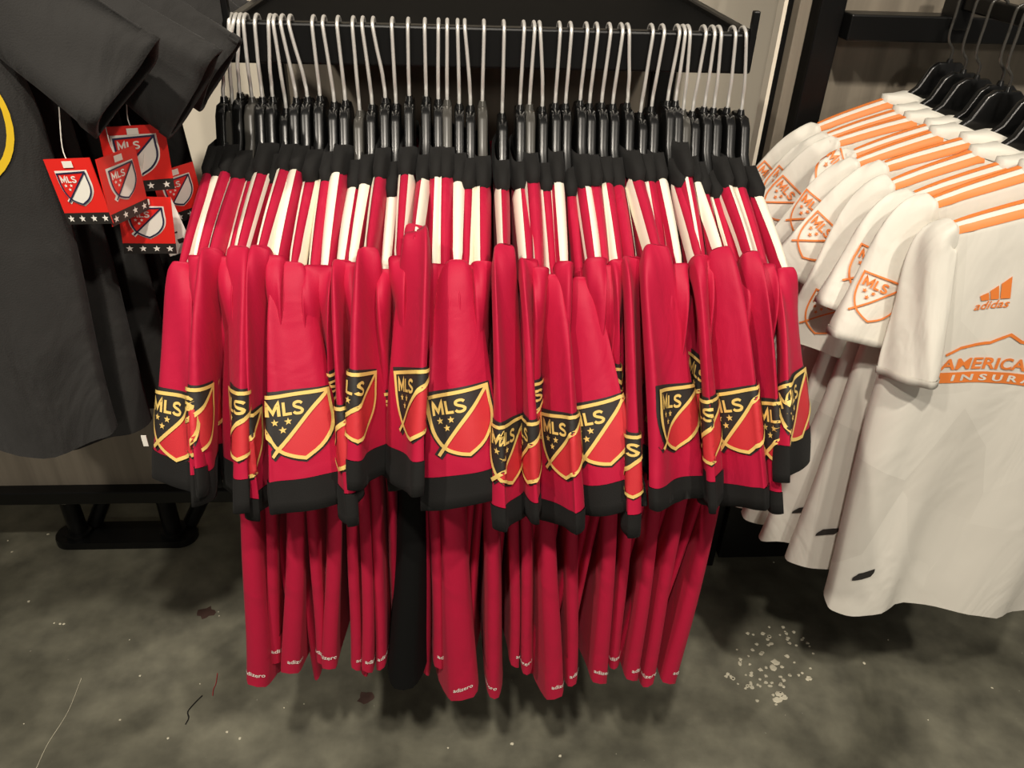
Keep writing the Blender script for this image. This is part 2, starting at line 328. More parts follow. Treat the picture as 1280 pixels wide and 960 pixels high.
# ------------------------------------------------------------------ garments (local frame: -Y = the side seen, X = thickness, Z up from the hanger hub)
def smooth01(t): t = min(max(t, 0), 1); return t * t * (3 - 2 * t)
class Garment:
    def __init__(g, root, zneck=-.062, ztip=-.150, vtip=.228, zhem=-.90, wtop=.228, warm=.262, whem=.268,
                 ttop=.0115, them=.020, near=None, ripple=.006, phase=0.0, taper=0.3, nal=44, ns=22, flatexp=.6, fold2=0.0):
        g.root = root; g.__dict__.update(dict(zneck=zneck, ztip=ztip, vtip=vtip, zhem=zhem, wtop=wtop, warm=warm, whem=whem, ttop=ttop, them=them, ripple=ripple, phase=phase, taper=taper, nal=nal, ns=ns, flatexp=flatexp, fold2=fold2))
        g.near = near or (0, 0, 0, .5)    # x of the near edge at tip, mid, hem and s of mid
    def ztop(g, v):
        v = abs(v); t = (v - .095) / (g.vtip - .095)
        if t < 0: return g.zneck + .004 * (-t)
        return g.zneck + (g.ztip - g.zneck) * (0.86 * t + 0.14 * t * t * t)
    def W(g, s):
        if s > .72: return g.warm + (g.wtop - g.warm) * smooth01((s - .72) / .26)
        return g.whem + (g.warm - g.whem) * (s / .72)
    def cx(g, v, s):
        a, m, h, sm = g.near
        if s >= sm: x = m + (a - m) * smooth01((s - sm) / (1 - sm))
        else: x = h + (m - h) * (s / sm)
        k = v / g.W(s)
        c = x * (k if k > 0 else g.taper * k)
        c += g.ripple * (1 - s) ** .7 * math.sin(19 * v + g.phase + 1.6 * s) + .4 * g.ripple * (1 - s) * math.sin(9 * s + 2.3 * g.phase)
        if g.fold2: c += g.fold2 * (1 - s) ** .6 * (math.sin(58 * v + 2 * g.phase + 3 * s) + .5 * math.sin(97 * v - 5 * s + g.phase)) * smooth01((abs(v) - .02) / .1)
        return c
    def T(g, s): return g.ttop + (g.them - g.ttop) * (1 - s) ** .8
    def pt(g, al, s):
        w = g.W(s); c = math.cos(al); sn = math.sin(al); v = w * c
        cap = 1.0 if s < .97 else math.sqrt(max(0, 1 - ((s - .97) / .03) ** 2))
        u = g.T(s) * math.copysign(abs(sn) ** g.flatexp, sn) * cap * (1 + .16 * (1 - s) * math.sin(6 * al + g.phase))
        z = g.zhem + s * (g.ztop(v) - g.zhem) + .010 * (1 - s) ** 3 * math.sin(3 * al + g.phase)
        return (u + g.cx(v, s), -v, z)
    def body(g, m='red', extra=None):
        ss = list(np.linspace(0, .97, g.ns)) + [.978, .986, .993, .998, 1.0]
        al = [2 * math.pi * k / g.nal for k in range(g.nal)]
        P = np.array([[g.pt(a, s) for a in al] for s in ss]); g.patch = Patch(P, 0)
        R = len(ss); inner = P[:3].copy(); cen = inner.mean(axis=1, keepdims=True)
        v = [p for r in P for p in r]; f = grid_faces(R, g.nal)
        # hem turned inside
        k = len(v); t = P[2].copy(); c = t.mean(axis=0); t[:, 0] = t[:, 0] - np.sign(t[:, 0] - c[0]) * .002; t[:, 1] *= .992
        v += [p for p in P[0]] + [p for p in t]; na = g.nal; f += [(k + i, k + na + i, k + na + (i + 1) % na, k + (i + 1) % na) for i in range(na)]
        mid = None; ms = [m]
        if extra:                     # (material, s limit): lower cloth of another colour
            ms = [m, extra[0]]; mid = []
            for q in f: mid.append(1 if all((i >= k) or ss[i // g.nal] <= extra[1] for i in q) else 0)
        g.o = obj('body', v, f, ms, g.root, True, mid); return g.o
    def ridge(g, v, om):              # point over the shoulder: om = angle across it
        if abs(om) <= math.pi / 2: s = .97 + .03 * math.cos(om); uu = math.sin(om)
        else: s = .97 - (abs(om) - math.pi / 2) * .010; uu = math.copysign(1, om)
        w = g.W(s); sn = math.sqrt(max(0, 1 - min(1, (v / w)) ** 2)) ** g.flatexp
        z = g.zhem + s * (g.ztop(v) - g.zhem)
        n = np.array([math.sin(max(-1.57, min(1.57, om))), 0, max(0, math.cos(om))])
        return np.array([g.T(s) * uu * max(sn, .75 if v < .2 else sn) + g.cx(v, s), -v, z]) + n * .0014
    def stripe(g, om0, dom, v0=.088, v1=None, m='stripe', sgn=1):
        v1 = v1 or g.vtip - .010; n = 12; q = 6; P = []
        for i in range(n + 1):
            v = v0 + (v1 - v0) * i / n
            P += [g.ridge(v, om0 + dom * (2 * j / q - 1)) for j in range(q + 1)]
        return obj('shoulder_stripe', P, grid_faces(n + 1, q + 1, False), m, g.root)
    def collar(g, m='black', h=.030, vin=.066, vout=.102):
        n = 36; rows = []
        prof = [(vout + .002, -.006, 1.10), (vout + .001, .006, 1.12), (vout - (vout - vin) * .5, h * .62, 1.05), (vin, h, .95), (vin - .004, h - .002, .8), (vin - .002, h * .4, .75)]
        for vv, dz, tt in prof:
            r = []
            for k in range(n):
                a = 2 * math.pi * k / n; c, sn = math.cos(a), math.sin(a)
                v = vv * math.copysign(abs(c) ** .8, c); u = (g.ttop * tt + .0012) * math.copysign(abs(sn) ** .6, sn)
                dip = -.020 * max(0, sn) * (1 - abs(c)) - .004 * max(0, -sn)
                r.append((u + g.cx(v, 1.0), -v, g.zneck + dz + dip))
            rows.append(r)
        return obj('collar', [p for r in rows for p in r], grid_faces(len(rows), n), m, g.root)
    def sleeve(g, end, phi, hw=.050, th=.013, side=1, m='red', cuff='black', cuff_len=.046, badge=None, badge_dir=None, badge_w=.076,
               badge_up=.075, mats=None, bow=.035, droop=.0, top=.026, wob=.0025, roll=0.0, start=None, cuffslant=0.0, flare=1.03, fold=.006, inset=.026, w0=1.25, cap0=1.0):
        """end = (x, v, z) of the cuff's rim; phi = turn of the wide axis (0 along X, 90 deg along Y)"""
        v0 = g.vtip - inset
        sx = g.cx(v0, 1.0) if side > 0 else g.cx(-v0, 1.0)
        e = np.array([end[0], -end[1] * side, end[2]])
        a = np.array([sx, -v0 * side, g.ztop(v0) - top * .80]); b = np.array([g.cx(g.vtip * side, 1.0), -(g.vtip + .004) * side, g.ztip - .030])
        mid = (b + e) / 2 + np.array([0, -bow * side, .0])
        path = catmull([a, b, mid, e], 26); N = len(path); n = 44; rows = []
        for i, p in enumerate(path):
            t = i / (N - 1)
            tg = path[min(i + 1, N - 1)] - path[max(i - 1, 0)]; tg /= np.linalg.norm(tg)
            A = np.array([1, 0, 0.]); A -= tg * A.dot(tg); A /= np.linalg.norm(A); B = np.cross(tg, A)
            if B[1] * side > 0: B = -B
            # near the seam the cloth is a narrow upright loop, lower down it widens and turns
            k = min(1, t / .92); kt = smooth01(t / .55) * .5 + k * .5
            cp, sp = math.cos(phi), math.sin(phi)
            fl = 1 + (flare - 1) * max(0, (t - .8) / .2); rc = 1.0 if i > 2 else (cap0, .5 + .5 * cap0, .8 + .2 * cap0)[i]
            e1 = ((g.ttop * w0 * (1 - k) + hw * cp * k) * fl * rc, hw * sp * kt * rc); e2 = (-th * sp * k, (top * (1 - kt) + th * cp * kt) * rc)
            if e2[1] < th * .6: e2 = (e2[0], e2[1] + (th * .6 - e2[1]) * (1 - abs(sp)))
            r = []
            sq = smooth01(t / .45)
            for q in range(n):
                be = 2 * math.pi * q / n; c, sn = math.cos(be), math.sin(be)
                ua = math.copysign(abs(c) ** (.55 + .35 * sq), c); ub = math.copysign(abs(sn) ** (.50 + .12 * sq), sn)
                ub += (fold * k * math.sin(2.6 * c + g.phase * 1.7 + 1.2 * t) * min(1, abs(sn) * 2) + wob * k * (math.sin(3 * be + 5 * g.phase + 2 * t) + .6 * math.sin(5 * be + 9 * t + g.phase))) / th
                x = e1[0] * ua + e2[0] * ub; y = e1[1] * ua + e2[1] * ub
                pp = p + A * x + B * y
                pp[2] += cuffslant * (x / .05) * smooth01((t - .55) / .45) * .012
                r.append(pp)
            rows.append(r)
        P = np.array(rows)
        d = np.concatenate([[0], np.cumsum([np.linalg.norm(path[i + 1] - path[i]) for i in range(N - 1)])])
        kc = int(np.searchsorted(d, d[-1] - cuff_len))
        v = [p for r in P[:kc + 1] for p in r]; f = grid_faces(kc + 1, n); f.append(tuple(range(n)))
        so = obj('sleeve', v, f, m, g.root)
        # cuff: slightly proud tube, turned inside at the rim
        C = P[kc - 0:].copy(); cen = C.mean(axis=1, keepdims=True); C = cen + (C - cen) * 1.0
        dirn = (C - cen); dirn /= np.linalg.norm(dirn, axis=2, keepdims=True) + 1e-9
        C = C + dirn * .0016
        back = C[::-1].copy(); bc = back.mean(axis=1, keepdims=True); dd = back - bc; back = bc + dd * .90 
        allr = np.concatenate([C, back[:max(3, len(back))]], 0)
        obj('cuff', [p for r in allr for p in r], grid_faces(len(allr), n), cuff, so)
        if badge is not None:
            row = P[max(0, kc - 3)]; cen = row.mean(axis=0); bd = np.array(badge_dir)
            dd_ = (row - cen)[:, :2]; dd_ = dd_ / (np.linalg.norm(dd_, axis=1, keepdims=True) + 1e-9); c0 = int(np.argmax(dd_ @ (bd / np.linalg.norm(bd))))
            pt = Patch(P, c0)
            bb = pt.b[min(kc, len(pt.b) - 1)] - badge_up
            # increasing arc runs to the right, seen from outside, when the ring turns counter-clockwise from above
            nx_ = np.roll(row, -1, axis=0); sg = 1 if (row[:, 0] * nx_[:, 1] - nx_[:, 0] * row[:, 1]).sum() > 0 else -1
            cr, srr = math.cos(roll), math.sin(roll)
            sh = badge_w
            badge.lay('badge', mats, lambda x, y, o: pt.map(sg * sh * (x * cr - y * srr), bb - sh * (x * srr + y * cr), o), so)
        g.sleeve_patch = P
        return so

# ------------------------------------------------------------------ the setting
mb = MB(); mb.box(-4, 4, -2.5, 3.2, -.05, 0); o = mb.build('floor', 'concrete'); tag(o, 'dark olive grey polished concrete shop floor', 'floor', kind='structure')
WY = 2.0
mb = MB(); mb.box(-4, 4, WY, WY + .1, 0, 3.2); o = mb.build('wall_back', 'cream', ); tag(o, 'cream painted wall behind the clothes racks', 'wall', kind='structure')

BAR_Z, BAR_Y, BX0, BX1 = 1.379, 1.10, -.297, .392
# ---- centre rack: uprights, wood panel, shelf, hang rail
rk = empty('hanging_rack', (0.05, 1.6, 0)); tag(rk, 'black metal wall rack with a straight hang rail full of red jerseys', 'clothes rack')
def rpart(name, m, smooth=False, **k):
    b = MB(); b.box(k['x'][0] - .05, k['x'][1] - .05, k['y'][0] - 1.6, k['y'][1] - 1.6, *k['z'], k.get('b', 0)); return b.build(name, m, rk, smooth)
rpart('hang_rail', 'rail', x=(BX0, BX1), y=(BAR_Y, BAR_Y + .020), z=(BAR_Z - .050, BAR_Z), b=.003)
b = MB()
b.box(BX0 - .05, BX1 - .05, -.455, -.02, BAR_Z - .030, BAR_Z - .006, .003); b.build('shelf', 'shelf', rk)
for x in (BX0, BX1 - .014):
    rpart('side_arm', 'rail', x=(x, x + .014), y=(BAR_Y + .012, 1.60), z=(BAR_Z - .050, BAR_Z + .002), b=.002)
    rpart('end_peg', 'rail', x=(x + .003, x + .012), y=(BAR_Y - .004, BAR_Y + .006), z=(BAR_Z - .045, BAR_Z + .028), b=.002)
ux0 = atY(345, 100, 1.6)[0]; ux1 = atY(828, 100, 1.6)[0]
for x in (ux0, ux1):
    rpart('upright', 'rail', x=(x - .022, x + .022), y=(1.58, 1.62), z=(0, 2.4), b=.003)
rpart('back_panel', 'wood', x=(ux0 + .022, ux1 - .022), y=(1.605, 1.622), z=(.20, 2.3))

# ---- left fixture: panel on a pipe stand
lf = empty('wall_fixture', (-.95, 1.56, 0)); tag(lf, 'grey wood panel fixture on a black pipe stand behind the charcoal shirts', 'fixture')
def lpart(name, m, **k):
    b = MB(); b.box(k['x'][0] + .95, k['x'][1] + .95, k['y'][0] - 1.56, k['y'][1] - 1.56, *k['z'], k.get('b', 0)); return b.build(name, m, lf)
lpart('panel', 'wood', x=(-1.9, -.53), y=(1.525, 1.545), z=(.27, 1.30))
lpart('bottom_rail', 'rail', x=(-1.9, -.52), y=(1.495, 1.545), z=(.235, .272), b=.003)
for x in (-1.90, -.56): lpart('upright', 'rail', x=(x, x + .03), y=(1.515, 1.545), z=(.23, 1.32), b=.003)
lpart('face_out_arm', 'rail', x=(-.6905, -.6655), y=(.74, 1.53), z=(1.69, 1.715), b=.003)
lpart('upright', 'rail', x=(-.6905, -.6655), y=(1.515, 1.545), z=(1.28, 1.75), b=.003)
pb = atZ(78, 688, .02); pc = atZ(222, 675, .02)
def stadium(x0, x1, y, r, z0, z1, n=14):
    b = MB(); pts = []
    for k in range(n + 1): a = math.pi / 2 + math.pi * k / n; pts.append((x0 + r * math.cos(a), y + r * math.sin(a)))
    for k in range(n + 1): a = -math.pi / 2 + math.pi * k / n; pts.append((x1 + r * math.cos(a), y + r * math.sin(a)))
    N = len(pts); v = [(x, y, z0) for x, y in pts] + [(x, y, z1 - .006) for x, y in pts] + [((x - (x0 + x1) / 2) * .99 + (x0 + x1) / 2, y, z1) for x, y in pts]
    f = [(i, (i + 1) % N, N + (i + 1) % N, N + i) for i in range(N)] + [(N + i, N + (i + 1) % N, 2 * N + (i + 1) % N, 2 * N + i) for i in range(N)] + [tuple(2 * N + i for i in range(N)), tuple(range(N))[::-1]]
    b.add(v, f); return b
xa, xb, ya = pb[0] + .95, pc[0] + .95, 1.625 - 1.56
autosmooth(stadium(xa, xb, ya, .042, 0, .022).build('base_plate', 'rail', lf))
for x, ring in ((xa + .02, True), (xb - .02, False)):
    b = MB(); b.tube([(x, ya, .02), (x, ya, .145)], .023, 16); pp = autosmooth(b.build('pipe', 'rail', lf))
    b = MB(); b.tube([(x, ya, .145), (x, ya - .02, .245)], .019, 16); autosmooth(b.build('pipe', 'rail', lf))
    b = MB(); b.tube([(x, ya, .020), (x, ya, .034)], .034, 18); autosmooth(b.build('flange', 'rail', lf))
    if ring:
        b = MB(); b.tube([(x, ya, .143), (x, ya, .149)], .0245, 18); r_ = autosmooth(b.build('collar_ring', 'steel', lf)); r_['label'] = 'thin bare steel ring on the pipe'
b = MB(); b.tube([(xb + .02, ya + .03, .03), (xb + .14, ya + .06, .25)], .02, 14); autosmooth(b.build('diagonal_pipe', 'rail', lf))  # slanted dark pipe rising from the base plate
b = MB(); b.tube([(xa + .05, ya + .03, .03), (xa + .16, ya + .06, .25)], .02, 14); autosmooth(b.build('diagonal_pipe', 'rail', lf))  # same slanted pipe at the other end

# ---- right fixture: black frame with wood panel
rf = empty('frame_fixture', (1.2, 1.5, 0)); tag(rf, 'tall black frame fixture with a grey wood back behind the white jerseys', 'fixture')
def fpart(name, m, **k):
    b = MB(); b.box(k['x'][0] - 1.2, k['x'][1] - 1.2, k['y'][0] - 1.5, k['y'][1] - 1.5, *k['z'], k.get('b', 0)); return b.build(name, m, rf)
fpart('post', 'rail', x=(.630, .676), y=(1.48, 1.53), z=(0, 2.4), b=.003)
fpart('side_strip', 'wood', x=(.600, .622), y=(1.50, 1.56), z=(0, 2.4), b=.002)
fpart('edge_trim', 'cream', x=(.583, .590), y=(1.53, 1.56), z=(0, 2.4))
fpart('edge_trim', 'rail', x=(.590, .600), y=(1.53, 1.56), z=(0, 2.4))
zc = atY(1150, 17, 1.48)[2]; zd = atY(1150, 50, 1.48)[2]
fpart('crossbar', 'rail', x=(.676, 1.9), y=(1.45, 1.50), z=(zd, zc), b=.003)
fpart('back_panel', 'wood', x=(.676, 1.9), y=(1.56, 1.58), z=(.25, 2.3))
fpart('bottom_rail', 'rail', x=(.676, 1.9), y=(1.46, 1.56), z=(.05, .25), b=.003)
ARM_X = .868
fpart('face_out_arm', 'rail', x=(ARM_X - .008, ARM_X + .008), y=(.86, 1.48), z=(1.372, 1.398), b=.003)
fpart('arm_bracket', 'rail', x=(ARM_X - .014, ARM_X + .014), y=(1.44, 1.49), z=(1.34, 1.42), b=.003)

# ------------------------------------------------------------------ hangers
def hanger_mesh():
    pr = [(-.020, 0), (.020, 0), (.032, -.010), (.046, -.042), (.10, -.088), (.16, -.132), (.190, -.160), (.184, -.172), (.15, -.148), (.09, -.108), (.03, -.080),
          (-.03, -.080), (-.09, -.108), (-.15, -.148), (-.184, -.172), (-.190, -.160), (-.16, -.132), (-.10, -.088), (-.046, -.042), (-.032, -.010)]
    b = MB(); b.prism(pr, -.0064, .0064, .0028); return b
_hm = None
def make_hanger(loc, hooktop, label, group, bary, barz, barw=.020, mt='plastic', rz=0.0, dark=False, armlen=None):
    """loc = hub top; hooktop = x shift of the hook's crown; bary = near face of the rail relative to hub"""
    global _hm
    h = empty('clothes_hanger', loc, rz); tag(h, label, 'hanger', group)
    if _hm is None: _hm = {}
    if mt not in _hm:
        o = hanger_mesh().build('hanger_body', mt, h); autosmooth(o, 50); _hm[mt] = o.data
    else:
        o = bpy.data.objects.new('hanger_body', _hm[mt]); COL.objects.link(o); o.parent = h
    zt = barz; x1 = hooktop; r = .0024
    pts = [(0, 0, -.012), (0, 0, .012), (x1 * .08, bary * .2 - .000, .022), (x1 * .22, bary - .005, .040), (x1 * .6, bary - .0055, zt - .030), (x1 * .92, bary - .0055, zt - .006),
           (x1, bary - .002, zt + .0025), (x1, bary + barw * .5, zt + .0065), (x1, bary + barw + .002, zt + .0025), (x1, bary + barw + .0055, zt - .008), (x1, bary + barw + .0045, zt - .026)]
    b = MB(); b.tube(catmull(pts, 40), r, 8); hk = autosmooth(b.build('hook', 'wire' if not dark else 'plastic_clear', h), 60)
    b = MB(); b.tube([(0, 0, -.002), (0, 0, .006)], [.0062, .0042], 12); autosmooth(b.build('hub_ring', mt, h))
    return h

tops = [280, 288, 300, 306, 320, 337, 343, 352, 362, 391, 404, 422, 441, 453, 466, 490, 510, 531, 548, 559, 572, 581, 605,
        630, 655, 668, 675, 700, 714, 734, 747, 763, 778, 786, 816, 830, 849, 856, 862, 882, 893, 901, 919, 940]
hubs = [281, 291, 302, 316, 329, 342, 357, 371, 385, 401, 418, 432, 449, 465, 482, 495, 512, 533, 548, 559, 574, 588, 603,
        628, 650, 662, 678, 694, 707, 725, 737, 752, 766, 784, 802, 815, 834, 844, 855, 867, 881, 893, 910, 928]
HUB_Y = 1.097
N = len(hubs)
hx = [atY(x, 130, HUB_Y)[0] for x in hubs]; tx = [atY(x, 31 + 8 * i / N, BAR_Y)[0] for i, x in enumerate(tops)]
tx[0] = max(tx[0], BX0 + .017); tx[-1] = min(tx[-1], BX1 - .017)
hz = [1.283 + random.uniform(-.006, .005) for _ in range(N)]
for i in (1, 6, 12, 13, 23, 34, 38, 39): hz[i] -= .010
yawh = [random.uniform(-5, 5) for _ in range(N)]

# ------------------------------------------------------------------ red jerseys
# sleeves read from the photograph: seam x,y ; cuff rim x,y ; half width seen ; side turned to view (+1 right face, -1 left face) ; badge turn, slant, forward
SLV = [
 (228, 356, 226, 606, 38, -1, .06, -.3, 0), (262, 338, 262, 610, 14, 1, .0, .4, .02), (298, 335, 298, 622, 24, -1, .0, .6, .006), (322, 335, 331, 626, 9, 1, 0, 0, .02),
 (366, 356, 392, 632, 48, 1, -.02, .0, -.006), (430, 352, 441, 634, 10, 1, 0, 0, .015), (462, 336, 466, 596, 24, 1, .12, -.6, .015), (520, 302, 503, 605, 30, -1, -.15, 1.0, 0),
 (572, 352, 581, 628, 52, -1, -.14, .7, -.008), (632, 332, 645, 642, 22, 1, .08, -.5, .01), (660, 350, 667, 630, 12, 1, 0, 0, .025), (693, 372, 697, 650, 22, -1, -.05, .8, .008),
 (727, 374, 758, 636, 46, -1, -.1, .5, -.002), (789, 348, 790, 648, 16, 1, 0, 0, .01), (826, 332, 847, 626, 42, 1, .14, -.9, -.006), (878, 346, 884, 618, 13, 1, 0, 0, .02),
 (905, 336, 914, 628, 30, -1, -.18, .9, .004), (938, 340, 950, 622, 14, -1, -.1, .4, .01), (984, 360, 990, 586, 28, 1, -.25, .6, 0)]
BDY = [  # hem x,y ; x where the body leaves the cuffs (row 640) ; half thickness ; forward
 (318, 863, 301, .024, .020), (345, 838, 335, .012, .0), (362, 850, 364, .022, .012), (398, 835, 388, .012, .0), (411, 845, 414, .017, .010), (441, 842, 437, .012, .004), (457, 847, 452, .013, .010),
 (478, 838, 474, .012, 0), (508, 861, 516, .030, .022), (547, 842, 540, .013, 0), (578, 878, 568, .034, .026), (621, 872, 618, .015, .014), (641, 840, 640, .011, 0), (661, 842, 660, .012, .004),
 (694, 878, 690, .022, .024), (718, 858, 722, .013, .010), (748, 862, 765, .019, .014), (770, 835, 790, .012, 0), (788, 858, 822, .016, .012), (812, 860, 858, .015, .012), (834, 862, 896, .018, .014)]
BUP = {0: -.026, 11: .018, 14: .016, 16: .022, 17: .012, 18: -.030}
sl_of = {}; used = set()
def seam_x(i): return -.330 + (hx[i] - hx[0]) / (hx[-1] - hx[0]) * (.402 + .330)
for k, s in enumerate(SLV):
    X = atY(s[0], s[1], .872)[0]
    c = sorted(range(N), key=lambda i: abs(seam_x(i) - X) + (1 if i in used else 0))[0]
    sl_of[c] = k; used.add(c)
bd_of = {}; used = set()
for k, s in enumerate(BDY):
    X = atY(s[2], 640, .83)[0]
    i0 = (X + .315) / (.385 + .315) * (N - 1)
    c = sorted(range(N), key=lambda i: abs(i - i0) + (99 if i in used else 0))[0]
    bd_of[c] = k; used.add(c)
for c in (0, N - 1): pass
ORD = ['first', 'second', 'third', 'fourth', 'fifth', 'sixth', 'seventh', 'eighth', 'ninth', 'tenth', 'eleventh', 'twelfth', 'thirteenth', 'fourteenth', 'fifteenth',
       'sixteenth', 'seventeenth', 'eighteenth', 'nineteenth', 'twentieth', 'twenty-first', 'twenty-second']
def place(i, what):
    return f'{ORD[i]} {what} along the rail from the charcoal shirts' if i < 22 else f'{ORD[N - 1 - i]} {what} along the rail from the white jerseys'
GJ = 'red jerseys packed along the hang rail'
for i in range(N):
    sm = i in (1, 3, 12, 19, 22, 25, 38)
    make_hanger((hx[i], HUB_Y, hz[i]), tx[i] - hx[i], place(i, 'hanger') + (', smoky plastic' if sm else ', black plastic with steel hook'), 'hangers on the rail',
                BAR_Y - HUB_Y, BAR_Z - hz[i], mt='plastic_clear' if sm else 'plastic')
    root = empty('jersey', (hx[i], HUB_Y, hz[i]))
    rr = random.Random(100 + i)
    # near edge of the body, in local x, at shoulder tip, row 640, hem
    xs = seam_x(i) + rr.uniform(-.004, .004)
    zt = -.148 + rr.uniform(-.008, .008)
    if i in sl_of:
        s = SLV[sl_of[i]]; p = atY(s[0], s[1], .875); xs = .35 * xs + .65 * p[0]; zt = p[2] - hz[i] + .012
    if i in bd_of:
        q = BDY[bd_of[i]]; fw = q[4]; Yn = .835 - fw
        ph = atY(q[0], q[1], Yn); pm = atY(q[2], 640, Yn)
        whem = HUB_Y - Yn; zh = ph[2] - hz[i] + .006; xm, xh, th = pm[0], ph[0], q[3]
    else:
        t = i / (N - 1); xm = -.300 + t * .68; xh = -.300 + t * .64; whem = .238 + rr.uniform(-.012, .006); zh = -.865 + rr.uniform(-.02, .03); th = .011
    g = Garment(root, zneck=-.065 + rr.uniform(-.016, .008), ztip=max(-.168, min(-.10, zt)), zhem=zh, whem=whem, warm=min(whem, .255), near=(xs - hx[i], xm - hx[i], xh - hx[i], .52),
                ttop=.0108 + rr.uniform(-.0008, .0012), them=th * 1.2, ripple=.005 if i in bd_of else .003, flatexp=.40 if i in bd_of else .6, phase=rr.uniform(0, 6.28))
    blackp = bd_of.get(i) == 8
    g.body('red', ('black_panel', .62) if blackp else None)
    g.collar(h=.022 + rr.uniform(-.004, .006), vout=.100 + rr.uniform(-.006, .008))
    om = rr.choice([-1.35, -1.1, -.8, -.3, .1, .5, 1.0, 1.25, 1.4])
    g.stripe(om, .52 + .14 * rr.random())
    if rr.random() < .45: g.stripe(om + (1.7 if om < 0 else -1.7), .16)
    # near sleeve
    if i in sl_of:
        s = SLV[sl_of[i]]; Y = .765 + s[8]
        e = atY(s[2], s[3], Y); hw = .050
        dep = -(RC.T @ (e - CAM))[2]; vis = s[4] * dep / F_PX
        phi = math.acos(min(1, math.sqrt(max(0, (vis ** 2 - .013 ** 2)) / hw ** 2))) if vis < hw else 0.0
        hw2 = hw if vis < hw else vis
        phi = phi * (-s[5])
        bdv = (0.0 if s[4] > 35 else .25 * s[5] * -1, -1.0)
        g.sleeve((e[0] - hx[i], HUB_Y - e[1], e[2] - hz[i]), phi, hw=hw2, th=.010, badge=BADGE_GOLD, badge_dir=bdv, mats=['gold', 'patch_black', 'patch_red'],
                 roll=-s[6], badge_up=.066 + BUP.get(sl_of[i], 0), badge_w=.080, cuffslant=s[7] * 1.0, bow=.010, cap0=.45 if sl_of[i] == 7 else .9)
    else:
        e = (xs - hx[i] + rr.uniform(-.004, .004), .258 + rr.uniform(-.010, .006), -.410 + rr.uniform(-.02, .02))
        g.sleeve(e, math.pi / 2 * rr.choice([-1, 1]) * rr.uniform(.9, 1), hw=.034, th=.008, badge=BADGE_GOLD, badge_dir=(0, -1), mats=['gold', 'patch_black', 'patch_red'], badge_up=.066, badge_w=.078, bow=.0)
    # far sleeve
    g.sleeve((rr.uniform(-.01, .01), .325, -.40), math.pi / 2 * rr.choice([-1, 1]) * .95, hw=.046, th=.010, side=-1, bow=.01)
    # lettering above the hem, on the edge that shows
    if i in bd_of and not blackp:
        A = Art(); A.text('adizero', 0, 0, .032, .0085, 0, .0016, .012); of = rr.choice([-.012, -.004, .004, .012, .016])
        pt = g.patch; sg = 1 if pt.map(.01, .03, 0)[0] > pt.map(-.01, .03, 0)[0] else -1; tl = rr.uniform(-.25, .25)
        A.lay('hem_lettering', 'white_print', lambda x, y, o: pt.map(sg * (x + of), .028 + y + x * tl, o), root)
    lab = place(i, 'red jersey')
    if blackp: lab += ', black panel at its hem'
    elif i in sl_of and SLV[sl_of[i]][4] > 35: lab += ', whole shield badge in view'
    elif i in sl_of: lab += ', sleeve folded narrow'
    else: lab += ', sleeve mostly hidden'
    gr = GJ
    tag(root, lab, 'jersey', gr)

